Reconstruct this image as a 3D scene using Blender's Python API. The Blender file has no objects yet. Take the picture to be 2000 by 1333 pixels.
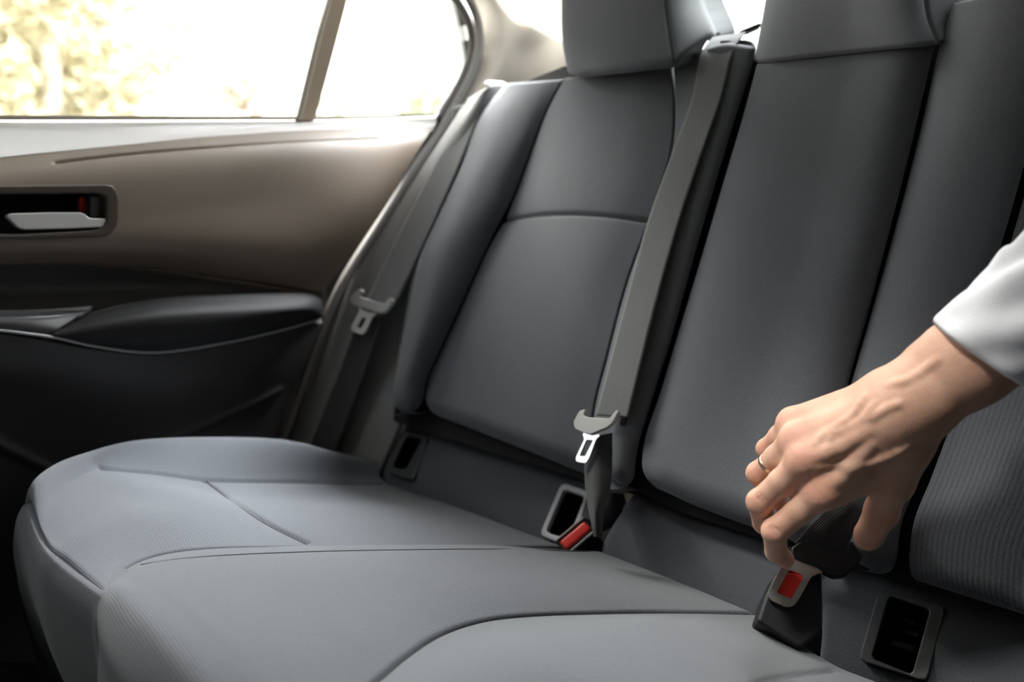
import bpy, bmesh, math, random
import numpy as np
from mathutils import Vector, Matrix
random.seed(4); rng = np.random.default_rng(4)
SC = bpy.context.scene
COL = SC.collection
R = math.radians

# ------------------------------------------------------------------ camera
FPX = 1600.0                       # focal length for a 2000 px wide frame
YAW, HORIZON = R(48), 400.0
TH = math.atan((666.5 - HORIZON) / FPX)
FWD = np.array([-math.cos(YAW) * math.cos(TH), math.sin(YAW) * math.cos(TH), -math.sin(TH)])
RGT = np.array([math.sin(YAW), math.cos(YAW), 0.0])
UPV = np.cross(RGT, FWD)
CAM = np.array([0.3238, -0.7407, 0.7662])
cd = bpy.data.cameras.new('camera'); cam = bpy.data.objects.new('camera', cd); COL.objects.link(cam)
cd.sensor_width = 36; cd.lens = FPX / 2000 * 36; cd.clip_start = 0.02; cd.clip_end = 300
m = Matrix((RGT, UPV, -FWD)).transposed().to_4x4(); m.translation = Vector(CAM)
cam.matrix_world = m
SC.camera = cam
cd.dof.use_dof = True; cd.dof.focus_distance = 0.74; cd.dof.aperture_fstop = 3.6

# ------------------------------------------------------------------ light
SC.view_settings.view_transform = 'Standard'
SC.view_settings.look = 'None'
SC.view_settings.exposure = 0.0
SC.view_settings.gamma = 1
SC.view_settings.use_curve_mapping = False
SC.cycles.max_bounces = 8; SC.cycles.diffuse_bounces = 4; SC.cycles.transparent_max_bounces = 12
SC.cycles.sample_clamp_indirect = 6; SC.cycles.caustics_reflective = False; SC.cycles.caustics_refractive = False
W = bpy.data.worlds.new('sky'); SC.world = W; W.use_nodes = True
nt = W.node_tree; nt.nodes.clear()
wo = nt.nodes.new('ShaderNodeOutputWorld'); bg = nt.nodes.new('ShaderNodeBackground')
tc = nt.nodes.new('ShaderNodeTexCoord'); sx = nt.nodes.new('ShaderNodeSeparateXYZ')
rp = nt.nodes.new('ShaderNodeValToRGB')
nt.links.new(tc.outputs['Generated'], sx.inputs[0]); nt.links.new(sx.outputs['Z'], rp.inputs[0])
rp.color_ramp.elements[0].position = 0.0; rp.color_ramp.elements[0].color = (0.80, 0.72, 0.60, 1)
rp.color_ramp.elements[1].position = 0.5; rp.color_ramp.elements[1].color = (0.93, 0.97, 1.0, 1)
e = rp.color_ramp.elements.new(0.12); e.color = (1, 0.97, 0.90, 1)
nt.links.new(rp.outputs[0], bg.inputs[0]); bg.inputs[1].default_value = 4.4
nt.links.new(bg.outputs[0], wo.inputs[0])

def area(name, loc, target, sx_, sy_, power, col, spread=180):
    l = bpy.data.lights.new(name, 'AREA'); l.spread = R(spread); l.shape = 'RECTANGLE'; l.size = sx_; l.size_y = sy_; l.energy = power; l.color = col
    o = bpy.data.objects.new(name, l); COL.objects.link(o); o.location = loc
    o.rotation_euler = (Vector(target) - Vector(loc)).to_track_quat('-Z', 'Y').to_euler()
    return o
# daylight through the windscreen, the side glass and the rear glass
area('daylight_rear_door_window', (-1.06, 0.06, 1.48), (-0.50, -0.10, 0.60), 0.75, 0.28, 84, (1.0, 0.96, 0.90))
area('daylight_rear_window', (-0.75, 1.00, 2.05), (-0.62, -0.26, 0.5), 0.8, 0.5, 24, (0.95, 0.97, 1.0), 42)
# added spot that brightens the hand; the car shows no such lamp
dl = bpy.data.lights.new('hand_fill_spot', 'SPOT'); dl.energy = 27; dl.spot_size = R(32); dl.spot_blend = 1; dl.shadow_soft_size = .06; dl.color = (1, .97, .93)
do = bpy.data.objects.new('hand_fill_spot', dl); COL.objects.link(do); do.location = (.0, -.50, 1.28)
do.rotation_euler = (Vector((.10, -.14, .58)) - do.location).to_track_quat('-Z', 'Y').to_euler()
sun = bpy.data.lights.new('sun', 'SUN'); sun.energy = 10; sun.angle = R(2); sun.color = (1, .95, .85)
so_ = bpy.data.objects.new('sun', sun); COL.objects.link(so_); so_.rotation_euler = (0, R(58), R(-12))

# ------------------------------------------------------------------ geometry helpers
def V3(*a): return np.array(a, float)
def nrm(v): v = np.asarray(v, float); return v / np.linalg.norm(v)
def ray(x, y): return FWD + RGT * (x - 1000) / FPX + UPV * (666.5 - y) / FPX
def at_depth(x, y, d): return CAM + d * ray(x, y)
def on_plane(x, y, n, p0, h=0.0):
    r = ray(x, y); n = np.asarray(n, float)
    return CAM + ((np.asarray(p0, float) + n * h - CAM) @ n) / (r @ n) * r
def to_px(P):
    v = np.asarray(P) - CAM; d = v @ FWD
    return np.stack([1000 + FPX * (v @ RGT) / d, 666.5 - FPX * (v @ UPV) / d], -1)
BA = R(25); BACK_N = V3(0, -math.cos(BA), math.sin(BA)); BACK_P = V3(-.5, -.03, .44)
CA = R(10); CUSH_N = V3(0, math.sin(CA), math.cos(CA)); CUSH_P = V3(-.54, -.02, .38)
SA = R(38); STRIP_N = V3(0, -math.cos(SA), math.sin(SA)); STRIP_P = V3(-.5, -.012, .378)
def bk(x, y, h=0.0): return on_plane(x, y, BACK_N, BACK_P, h)
def cu(x, y, h=0.0): return on_plane(x, y, CUSH_N, CUSH_P, h)
def st(x, y, h=0.0): return on_plane(x, y, STRIP_N, STRIP_P, h)
def dx(x, y, X): return on_plane(x, y, (1, 0, 0), (X, 0, 0))

def crom(P, n, arclen=True):
    """Catmull-Rom through the points, n samples evenly spaced along the length"""
    P = np.asarray(P, float)
    if len(P) == 2: t = np.linspace(0, 1, n)[:, None]; return P[0] * (1 - t) + P[1] * t
    Q = np.vstack([2 * P[0] - P[1], P, 2 * P[-1] - P[-2]])
    out = []
    for i in range(len(P) - 1):
        p0, p1, p2, p3 = Q[i:i + 4]
        a = max(np.linalg.norm(p1 - p0), 1e-9) ** .5; b = max(np.linalg.norm(p2 - p1), 1e-9) ** .5; c = max(np.linalg.norm(p3 - p2), 1e-9) ** .5
        t0, t1, t2, t3 = 0, a, a + b, a + b + c
        t = np.linspace(t1, t2, 24, endpoint=(i == len(P) - 2))[:, None]
        A1 = (t1 - t) / (t1 - t0) * p0 + (t - t0) / (t1 - t0) * p1
        A2 = (t2 - t) / (t2 - t1) * p1 + (t - t1) / (t2 - t1) * p2
        A3 = (t3 - t) / (t3 - t2) * p2 + (t - t2) / (t3 - t2) * p3
        B1 = (t2 - t) / (t2 - t0) * A1 + (t - t0) / (t2 - t0) * A2
        B2 = (t3 - t) / (t3 - t1) * A2 + (t - t1) / (t3 - t1) * A3
        out.append((t2 - t) / (t2 - t1) * B1 + (t - t1) / (t2 - t1) * B2)
    D = np.vstack(out)
    s = np.r_[0, np.cumsum(np.linalg.norm(np.diff(D, axis=0), axis=1))]
    u = np.linspace(0, s[-1], n)
    return np.stack([np.interp(u, s, D[:, k]) for k in range(D.shape[1])], -1)

def grid(rows, nu, nv):
    """rows: curves (lists of 3D points) -> smooth grid G[nv][nu]"""
    A = np.stack([crom(r, nu) for r in rows])            # k x nu x 3
    if len(A) == 2:
        t = np.linspace(0, 1, nv)[:, None, None]; return A[0] * (1 - t) + A[1] * t
    # one shared parameter down the columns, from the mean spacing
    d = np.linalg.norm(np.diff(A, axis=0), axis=2).mean(1); s = np.r_[0, np.cumsum(np.maximum(d, 1e-5))]
    k = len(A); M = np.zeros_like(A)
    for i in range(k):
        if i == 0: M[i] = (A[1] - A[0]) / (s[1] - s[0])
        elif i == k - 1: M[i] = (A[-1] - A[-2]) / (s[-1] - s[-2])
        else:
            m0 = (A[i] - A[i - 1]) / (s[i] - s[i - 1]); m1 = (A[i + 1] - A[i]) / (s[i + 1] - s[i])
            h0, h1 = s[i] - s[i - 1], s[i + 1] - s[i]; M[i] = (m0 * h1 + m1 * h0) / (h0 + h1)
    out = []
    for u in np.linspace(0, s[-1], nv):
        i = min(max(int(np.searchsorted(s, u) - 1), 0), k - 2); h = s[i + 1] - s[i]; t = (u - s[i]) / h
        out.append((2*t**3-3*t**2+1)*A[i] + (t**3-2*t**2+t)*h*M[i] + (-2*t**3+3*t**2)*A[i+1] + (t**3-t**2)*h*M[i+1])
    return np.stack(out)

def normals(G):
    du = np.gradient(G, axis=1); dv = np.gradient(G, axis=0); n = np.cross(du, dv)
    n /= np.linalg.norm(n, axis=2, keepdims=True) + 1e-12
    if (n * (CAM - G)).sum() < 0: n = -n
    return n

def seg_dist(P, L):
    best = np.full(len(P), 9.0)
    for a, b in zip(L[:-1], L[1:]):
        ab = b - a; q = ab @ ab + 1e-12
        t = np.clip(((P - a) @ ab) / q, 0, 1); best = np.minimum(best, np.linalg.norm(P - a - t[:, None] * ab, axis=1))
    return best

def lift(G, px, n=60):
    """a traced pixel curve laid on the grid surface"""
    F = G.reshape(-1, 3); N = normals(G).reshape(-1, 3); ok = ((CAM - F) * N).sum(1) > 0.0
    F = F[ok]; Q = to_px(F); c = crom(px, n); L = []
    for p in c:
        d2 = ((Q - p) ** 2).sum(1); k = np.argpartition(d2, 6)[:6]; w = 1 / (d2[k] + 1.0)
        L.append((F[k] * w[:, None]).sum(0) / w.sum())
    L = np.array(L)
    for _ in range(12): L[1:-1] = .25 * L[:-2] + .5 * L[1:-1] + .25 * L[2:]
    return L

def edge_d(G):
    L = np.linalg.norm(np.diff(G, axis=1), axis=2); u0 = np.concatenate([np.zeros((len(G), 1)), np.cumsum(L, 1)], 1); u1 = u0[:, -1:] - u0
    L = np.linalg.norm(np.diff(G, axis=0), axis=2); v0 = np.concatenate([np.zeros((1, G.shape[1])), np.cumsum(L, 0)], 0); v1 = v0[-1:] - v0
    return u0, u1, v0, v1

def rollf(d, r):
    t = np.clip(1 - d / r, 0, 1); return -r * (1 - np.sqrt(np.maximum(1 - t * t, 0)))

def sheet(name, rows, nu, nv, mat, parent=None, roll=(0, 0, 0, 0), puff=0, puff_l=.05, grooves=(), skirt=0.02, skirt_dir=None, holes=(), post=None, uvscale=1.0):
    """upholstered / moulded surface. roll=(u0,u1,v0,v1) edge radii; grooves=[(px curve, width, depth, broad depth, broad width)]"""
    G = grid(rows, nu, nv); N = normals(G)
    d = edge_d(G); H = np.zeros(G.shape[:2])
    for k in range(4):
        if roll[k]: H += rollf(d[k], roll[k])
    if puff:
        dm = np.minimum(np.minimum(d[0], d[1]), np.minimum(d[2], d[3])); H += puff * (1 - np.exp(-dm / puff_l))
    F = G.reshape(-1, 3); threads = []
    for g in grooves:
        L = lift(G, g[0]); ds = seg_dist(F, L).reshape(H.shape)
        H -= g[2] * np.exp(-(ds / g[1]) ** 2)
        if len(g) > 3: H -= g[3] * np.exp(-ds / g[4])
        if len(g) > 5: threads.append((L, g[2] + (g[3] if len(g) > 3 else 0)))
    if post is not None: H += post(G, d)
    G2 = G + N * H[..., None]
    nv_, nu_ = H.shape
    co = G2.reshape(-1, 3); idx = np.arange(nu_ * nv_).reshape(nv_, nu_)
    q = np.stack([idx[:-1, :-1], idx[:-1, 1:], idx[1:, 1:], idx[1:, :-1]], -1).reshape(-1, 4)
    if holes:
        cpx = to_px(co[q].mean(1)); keep = np.ones(len(q), bool)
        for h in holes: keep &= ~inside(cpx, np.array(h, float))
        q = q[keep]
    uv = np.stack([d[0], d[2]], -1).reshape(-1, 2)
    # skirt round the border
    if skirt:
        loop = np.r_[idx[0, :], idx[1:, -1], idx[-1, -2::-1], idx[-2:0:-1, 0]]
        nl = len(loop); sd = nrm(skirt_dir) if skirt_dir is not None else None
        base = co[loop]; nn = N.reshape(-1, 3)[loop]
        off = (sd if sd is not None else -nn) * skirt
        s0 = len(co); co = np.vstack([co, base + off]); uv = np.vstack([uv, uv[loop]])
        j = np.arange(nl); k = (j + 1) % nl
        q = np.vstack([q, np.stack([loop[j], s0 + j, s0 + k, loop[k]], -1)])
    # outward faces
    me = mesh_from(name, co, q, mat, uv * uvscale)
    n0 = N[nv_ // 2, nu_ // 2]
    f = me.polygons[(nv_ // 2) * 0 + 0]
    mid = q[len(idx.ravel()) // 4] if len(q) > 4 else q[0]
    a, b, c_ = co[mid[0]], co[mid[1]], co[mid[2]]
    if np.cross(b - a, c_ - b) @ N.reshape(-1, 3)[mid[0] if mid[0] < len(N.reshape(-1, 3)) else 0] < 0: me.flip_normals()
    o = link(name, me, parent)
    NF = N.reshape(-1, 3)
    for L, dp in threads:                       # sewing line in the groove, with the groove's shade as dark colour
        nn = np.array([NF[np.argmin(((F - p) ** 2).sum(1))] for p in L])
        tube('shaded_seam_thread', L - nn * (dp - .0004), .0007, SEAMSHADE, o, n=6, samples=90)
    return o

def inside(P, poly):
    x, y = P[:, 0], P[:, 1]; r = np.zeros(len(P), bool); n = len(poly)
    for i in range(n):
        x0, y0 = poly[i]; x1, y1 = poly[(i + 1) % n]
        c = ((y0 > y) != (y1 > y)) & (x < (x1 - x0) * (y - y0) / (y1 - y0 + 1e-12) + x0); r ^= c
    return r

def mesh_from(name, co, faces, mat, uv=None, smooth=True):
    me = bpy.data.meshes.new(name)
    me.from_pydata([tuple(map(float, p)) for p in co], [], [tuple(int(i) for i in f) for f in faces])
    if uv is not None:
        ul = me.uv_layers.new(name='UVMap'); li = np.zeros(len(me.loops), np.int32); me.loops.foreach_get('vertex_index', li)
        ul.data.foreach_set('uv', np.asarray(uv)[li].astype(np.float32).ravel())
    if smooth: me.polygons.foreach_set('use_smooth', [True] * len(me.polygons))
    if mat: me.materials.append(mat)
    return me

def link(name, me, parent=None):
    o = bpy.data.objects.new(name, me); COL.objects.link(o)
    if parent is not None: put_under(o, parent)
    return o
def put_under(o, parent):
    o.parent = parent; o.matrix_parent_inverse = parent_world(parent).inverted()
def parent_world(p):
    mw = p.matrix_basis.copy()
    return mw if p.parent is None else parent_world(p.parent) @ p.matrix_parent_inverse @ mw

def tag(o, label=None, cat=None, group=None, kind=None):
    if label: o['label'] = label
    if cat: o['category'] = cat
    if group: o['group'] = group
    if kind: o['kind'] = kind
    return o
def thing(name, loc, label, cat, group=None):
    o = bpy.data.objects.new(name, None); COL.objects.link(o); o.location = loc; o.empty_display_size = .05
    return tag(o, label, cat, group)

def round_poly(P, r, n=5):
    """round the corners of a closed polygon given in any dimension"""
    P = [np.asarray(p, float) for p in P]; out = []
    for i in range(len(P)):
        a, b, c = P[i - 1], P[i], P[(i + 1) % len(P)]
        la, lc = np.linalg.norm(a - b), np.linalg.norm(c - b); rr = min(r, la * .45, lc * .45)
        p, q = b + (a - b) / la * rr, b + (c - b) / lc * rr
        for t in np.linspace(0, 1, n): out.append((1 - t) ** 2 * p + 2 * t * (1 - t) * b + t * t * q)
    return out

def prism(name, outline, direction, depth, mat, parent=None, hole=None, bevel=0.0, smooth=False, segs=3):
    """outline: 3D points of the front face; extruded along direction by depth"""
    dvec = Vector(nrm(direction)) * depth
    bm = bmesh.new()
    if hole is None:
        vs = [bm.verts.new(p) for p in outline]; bm.faces.new(vs)
    else:                                    # ring: both loops resampled to the same count
        n = 48
        def rs(L):
            L = np.vstack([L, L[:1]]); s = np.r_[0, np.cumsum(np.linalg.norm(np.diff(L, axis=0), axis=1))]; u = np.linspace(0, s[-1], n, endpoint=False)
            return np.stack([np.interp(u, s, L[:, k]) for k in range(3)], -1)
        a = rs(np.array(outline)); b = rs(np.array(hole))
        cost = lambda q: min((np.linalg.norm(a - np.roll(q, -k, 0), axis=1).sum(), k) for k in range(n))
        ca, cb = cost(b), cost(b[::-1])
        b = np.roll(b, -ca[1], 0) if ca[0] <= cb[0] else np.roll(b[::-1], -cb[1], 0)
        va = [bm.verts.new(p) for p in a]; vb = [bm.verts.new(p) for p in b]
        for i in range(n): j = (i + 1) % n; bm.faces.new((va[i], va[j], vb[j], vb[i]))
    g = bmesh.ops.extrude_face_region(bm, geom=bm.faces[:])
    bmesh.ops.translate(bm, verts=[v for v in g['geom'] if isinstance(v, bmesh.types.BMVert)], vec=dvec)
    bmesh.ops.recalc_face_normals(bm, faces=bm.faces[:])
    me = bpy.data.meshes.new(name); bm.to_mesh(me); bm.free(); me.materials.append(mat)
    o = link(name, me, parent)
    if bevel:
        b = o.modifiers.new('bevel', 'BEVEL'); b.width = bevel; b.segments = segs; b.limit_method = 'ANGLE'; b.angle_limit = R(40)
        me.polygons.foreach_set('use_smooth', [True] * len(me.polygons))
        w = o.modifiers.new('wn', 'WEIGHTED_NORMAL'); w.keep_sharp = True
    return o

def tube(name, pts, r, mat, parent=None, n=12, samples=60, flat=1.0, up=None, closed_ends=True):
    C = crom(pts, samples); T = np.gradient(C, axis=0); T /= np.linalg.norm(T, axis=1, keepdims=True)
    up = nrm(up if up is not None else (0.3, 0.2, 1)); co = []; fs = []
    rr = crom(np.array(r)[:, None], samples)[:, 0] if np.ndim(r) else np.full(samples, r)
    for i in range(samples):
        s = nrm(np.cross(T[i], up)); w = np.cross(s, T[i])
        for k in range(n):
            a = 2 * math.pi * k / n; co.append(C[i] + rr[i] * (math.cos(a) * s + flat * math.sin(a) * w))
    for i in range(samples - 1):
        for k in range(n):
            j = (k + 1) % n; fs.append((i * n + k, i * n + j, (i + 1) * n + j, (i + 1) * n + k))
    fs.append(tuple(range(n))[::-1]); fs.append(tuple((samples - 1) * n + k for k in range(n)))
    me = mesh_from(name, co, fs, mat)
    bm = bmesh.new(); bm.from_mesh(me); bmesh.ops.recalc_face_normals(bm, faces=bm.faces[:]); bm.to_mesh(me); bm.free()
    return link(name, me, parent)

def box_obj(name, c, s, mat, parent=None, bevel=.005, rot=None):
    bm = bmesh.new(); bmesh.ops.create_cube(bm, size=1)
    M = Matrix.Translation(Vector(c)) @ (rot.to_4x4() if rot is not None else Matrix.Identity(4)) @ Matrix.Diagonal((*s, 1))
    bmesh.ops.transform(bm, matrix=M, verts=bm.verts)
    me = bpy.data.meshes.new(name); bm.to_mesh(me); bm.free(); me.materials.append(mat); o = link(name, me, parent)
    if bevel:
        b = o.modifiers.new('bevel', 'BEVEL'); b.width = bevel; b.segments = 3
        me.polygons.foreach_set('use_smooth', [True] * len(me.polygons)); w = o.modifiers.new('wn', 'WEIGHTED_NORMAL')
    return o

# ------------------------------------------------------------------ materials
def mat(name, col, rough=.6, metal=0, noise=None, bump=None, sss=0, spec=.5, sheen=0, **kw):
    M = bpy.data.materials.new(name); M.use_nodes = True; t = M.node_tree; b = t.nodes['Principled BSDF']
    b.inputs['Base Color'].default_value = (*col, 1); b.inputs['Roughness'].default_value = rough; b.inputs['Metallic'].default_value = metal
    b.inputs['Specular IOR Level'].default_value = spec
    if sheen: b.inputs['Sheen Weight'].default_value = sheen; b.inputs['Sheen Roughness'].default_value = .5
    tcn = t.nodes.new('ShaderNodeTexCoord')
    if noise:                                 # (scale, amount)
        n = t.nodes.new('ShaderNodeTexNoise'); n.inputs['Scale'].default_value = noise[0]; n.inputs['Detail'].default_value = 5
        t.links.new(tcn.outputs['Object'], n.inputs['Vector'])
        mr = t.nodes.new('ShaderNodeMapRange'); mr.inputs[3].default_value = 1 - noise[1]; mr.inputs[4].default_value = 1 + noise[1]
        t.links.new(n.outputs['Fac'], mr.inputs[0])
        hs = t.nodes.new('ShaderNodeMix'); hs.data_type = 'RGBA'; hs.blend_type = 'MULTIPLY'; hs.inputs[0].default_value = 1
        hs.inputs[6].default_value = (*col, 1); t.links.new(mr.outputs[0], hs.inputs[7]); t.links.new(hs.outputs[2], b.inputs['Base Color'])
    if bump:                                  # (scale, distance)
        n = t.nodes.new('ShaderNodeTexNoise'); n.inputs['Scale'].default_value = bump[0]; n.inputs['Detail'].default_value = 3
        t.links.new(tcn.outputs['Object'], n.inputs['Vector'])
        bp = t.nodes.new('ShaderNodeBump'); bp.inputs['Distance'].default_value = bump[1]; bp.inputs['Strength'].default_value = 1
        t.links.new(n.outputs['Fac'], bp.inputs['Height']); t.links.new(bp.outputs[0], b.inputs['Normal'])
    return M

def fabric(name, col, rib=0.0022, axis='X', rib_amt=.12, weave=.0011):
    """woven cloth: fine weave + ribs, in surface metres (UV)"""
    M = mat(name, col, rough=.92, spec=.25, sheen=.25); t = M.node_tree; b = t.nodes['Principled BSDF']
    uv = t.nodes.new('ShaderNodeUVMap'); uv.uv_map = 'UVMap'
    sep = t.nodes.new('ShaderNodeSeparateXYZ'); t.links.new(uv.outputs[0], sep.inputs[0])
    def wave(ch, period):
        mu = t.nodes.new('ShaderNodeMath'); mu.operation = 'MULTIPLY'; mu.inputs[1].default_value = 2 * math.pi / period
        t.links.new(sep.outputs[ch], mu.inputs[0]); s = t.nodes.new('ShaderNodeMath'); s.operation = 'SINE'; t.links.new(mu.outputs[0], s.inputs[0]); return s
    def op(o, a, b_):
        n = t.nodes.new('ShaderNodeMath'); n.operation = o
        for i, v in enumerate((a, b_)):
            if isinstance(v, (int, float)): n.inputs[i].default_value = v
            else: t.links.new(v.outputs[0], n.inputs[i])
        return n
    other = 'Y' if axis == 'X' else 'X'
    w = op('MULTIPLY', wave('X', weave * 2), wave('Y', weave * 2))
    r_ = wave(axis, rib)
    no = t.nodes.new('ShaderNodeTexNoise'); no.inputs['Scale'].default_value = 420; no.inputs['Detail'].default_value = 4; no.inputs['Roughness'].default_value = .7
    t.links.new(uv.outputs[0], no.inputs['Vector'])
    nb = t.nodes.new('ShaderNodeTexNoise'); nb.inputs['Scale'].default_value = 9; nb.inputs['Detail'].default_value = 3; t.links.new(uv.outputs[0], nb.inputs['Vector'])
    h = op('ADD', op('MULTIPLY', w, .25), op('MULTIPLY', r_, rib_amt)); h2 = op('ADD', h, op('MULTIPLY', no, 1.3))
    mr = t.nodes.new('ShaderNodeMapRange'); t.links.new(h2.outputs[0], mr.inputs[0])
    mr.inputs[1].default_value = -.4; mr.inputs[2].default_value = 1.4; mr.inputs[3].default_value = .55; mr.inputs[4].default_value = 1.45
    mr2 = t.nodes.new('ShaderNodeMapRange'); t.links.new(nb.outputs['Fac'], mr2.inputs[0]); mr2.inputs[3].default_value = .93; mr2.inputs[4].default_value = 1.07
    mm = op('MULTIPLY', mr, mr2)
    mx = t.nodes.new('ShaderNodeMix'); mx.data_type = 'RGBA'; mx.blend_type = 'MULTIPLY'; mx.inputs[0].default_value = 1; mx.inputs[6].default_value = (*col, 1)
    t.links.new(mm.outputs[0], mx.inputs[7]); t.links.new(mx.outputs[2], b.inputs['Base Color'])
    bp = t.nodes.new('ShaderNodeBump'); bp.inputs['Distance'].default_value = .0005; bp.inputs['Strength'].default_value = .6
    t.links.new(h2.outputs[0], bp.inputs['Height']); t.links.new(bp.outputs[0], b.inputs['Normal'])
    return M

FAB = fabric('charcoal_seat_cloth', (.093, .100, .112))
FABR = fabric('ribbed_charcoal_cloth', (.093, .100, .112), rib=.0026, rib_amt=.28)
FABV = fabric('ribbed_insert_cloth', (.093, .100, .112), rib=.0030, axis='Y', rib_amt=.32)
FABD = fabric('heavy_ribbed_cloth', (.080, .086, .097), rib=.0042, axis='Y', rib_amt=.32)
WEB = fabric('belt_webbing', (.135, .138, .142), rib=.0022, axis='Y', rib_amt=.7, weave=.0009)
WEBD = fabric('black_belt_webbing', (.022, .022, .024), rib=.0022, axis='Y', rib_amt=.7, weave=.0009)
VINYL = mat('side_bolster_vinyl', (.20, .20, .20), rough=.42, bump=(600, .0003))
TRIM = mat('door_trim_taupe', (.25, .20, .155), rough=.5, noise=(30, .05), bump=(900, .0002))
TRIMTOP = mat('sun_glare_sill_vinyl', (.85, .84, .82), rough=.25, bump=(900, .0001))  # pale base colour stands in for the sun glare on the sill
BEZB = mat('brown_bezel_plastic', (.075, .060, .048), rough=.4, bump=(900, .0001))
DOORD = mat('dark_door_plastic', (.035, .034, .034), rough=.5, bump=(900, .0003))
ARM = mat('armrest_vinyl', (.026, .026, .027), rough=.7, spec=.2, bump=(800, .0003))
BEIGE = mat('beige_pillar_trim', (.50, .465, .40), rough=.7, bump=(700, .0002))
BEIGE2 = mat('beige_divider', (.44, .35, .26), rough=.5, noise=(20, .05))
RUBBER = mat('grey_rubber_seal', (.16, .15, .14), rough=.5, noise=(50, .05))
BLACK = mat('black_plastic', (.010, .010, .011), rough=.5, spec=.3, bump=(900, .0001))
BLACKM = mat('matte_black_recess', (.006, .006, .006), rough=.8, noise=(60, .1))
BEZ = mat('dark_bezel_plastic', (.065, .068, .072), rough=.35, bump=(900, .0001))
BEZG = mat('grey_bezel_plastic', (.42, .43, .44), rough=.35, bump=(900, .0001))
GREYP = mat('light_grey_plastic', (.42, .42, .41), rough=.45, noise=(80, .04))
CHROME = mat('brushed_steel', (.62, .62, .63), rough=.28, metal=1, noise=(200, .06))
SILVER = mat('silver_paint', (.80, .80, .79), rough=.3, metal=.15, noise=(100, .03))
RED = mat('red_button', (.75, .035, .025), rough=.35, noise=(100, .05))
GOLD = mat('gold_ring', (.80, .58, .36), rough=.22, metal=1, noise=(300, .05))
CLOTH = mat('white_shirt_cotton', (.74, .76, .79), rough=.9, sheen=.2, noise=(25, .05), bump=(1200, .0004))
HEAD = mat('headliner', (.55, .52, .47), rough=.9, noise=(200, .05))
CARPET = mat('black_carpet', (.012, .012, .013), rough=.95, bump=(600, .001))

def glass(name):
    M = bpy.data.materials.new(name); M.use_nodes = True; t = M.node_tree; t.nodes.clear()
    o = t.nodes.new('ShaderNodeOutputMaterial'); a = t.nodes.new('ShaderNodeBsdfTransparent'); g = t.nodes.new('ShaderNodeBsdfGlossy'); mx = t.nodes.new('ShaderNodeMixShader')
    f = t.nodes.new('ShaderNodeFresnel'); f.inputs[0].default_value = 1.4; g.inputs['Roughness'].default_value = .02; a.inputs[0].default_value = (.95, .96, .94, 1)
    t.links.new(f.outputs[0], mx.inputs[0]); t.links.new(a.outputs[0], mx.inputs[1]); t.links.new(g.outputs[0], mx.inputs[2]); t.links.new(mx.outputs[0], o.inputs[0])
    return M
GLASS = glass('window_glass')
SEAMSHADE = mat('groove_shade_thread', (.02, .02, .022), rough=.8, noise=(900, .2))  # stitching, coloured dark to draw the shade inside the seam grooves

# ------------------------------------------------------------------ car shell (setting)
def struct(o): return tag(o, kind='structure')
struct(box_obj('floor', (0, -.5, .02), (2.1, 3.0, .04), CARPET, bevel=0))
struct(box_obj('ceiling', (.22, -.62, 1.33), (1.6, 1.9, .03), HEAD, bevel=0))
struct(box_obj('trim_4', (-.70, -.50, 1.245), (.14, 1.65, .15), HEAD, bevel=.02))  # unseen roof rail, lowered to cut window light on the right seats
struct(box_obj('wall_right', (1.02, -.5, .66), (.04, 3.0, 1.30), DOORD, bevel=0))  # unseen right side, closed to full height to keep sun and sky out
struct(box_obj('wall_left', (-.845, .45, .45), (.03, .6, .84), DOORD, bevel=0))
struct(box_obj('wall_left', (-.845, -1.4, .45), (.03, .9, .84), DOORD, bevel=0))
struct(box_obj('front_light_blocker', (0.1, -.98, .62), (1.9, .06, 1.18), DOORD, bevel=0))  # unseen slab added to block light from the front of the cushion
struct(box_obj('wall_rear', (.1, .62, .5), (1.9, .04, .94), BEIGE, bevel=0))

# ------------------------------------------------------------------ rear door
door = thing('car_door', (-.74, -.3, .1), 'closed rear car door with taupe upper trim, dark armrest and bright window', 'car door')
# door skin (outer body of the door, closes the volume)
box_obj('outer_panel', (-.845, -.32, .42), (.03, 1.25, .84), DOORD, door, bevel=.01)
# top sill, a shelf with sun glare put into its pale colour
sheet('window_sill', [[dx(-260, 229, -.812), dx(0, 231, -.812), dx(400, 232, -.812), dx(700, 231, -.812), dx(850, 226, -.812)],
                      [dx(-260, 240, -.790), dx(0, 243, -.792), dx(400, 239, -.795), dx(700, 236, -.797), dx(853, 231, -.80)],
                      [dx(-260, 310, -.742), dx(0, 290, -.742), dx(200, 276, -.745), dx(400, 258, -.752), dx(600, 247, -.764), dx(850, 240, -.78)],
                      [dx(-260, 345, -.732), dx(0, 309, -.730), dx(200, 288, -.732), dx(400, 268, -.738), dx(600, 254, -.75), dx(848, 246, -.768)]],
      160, 30, TRIMTOP, door, skirt=.01)
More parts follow.
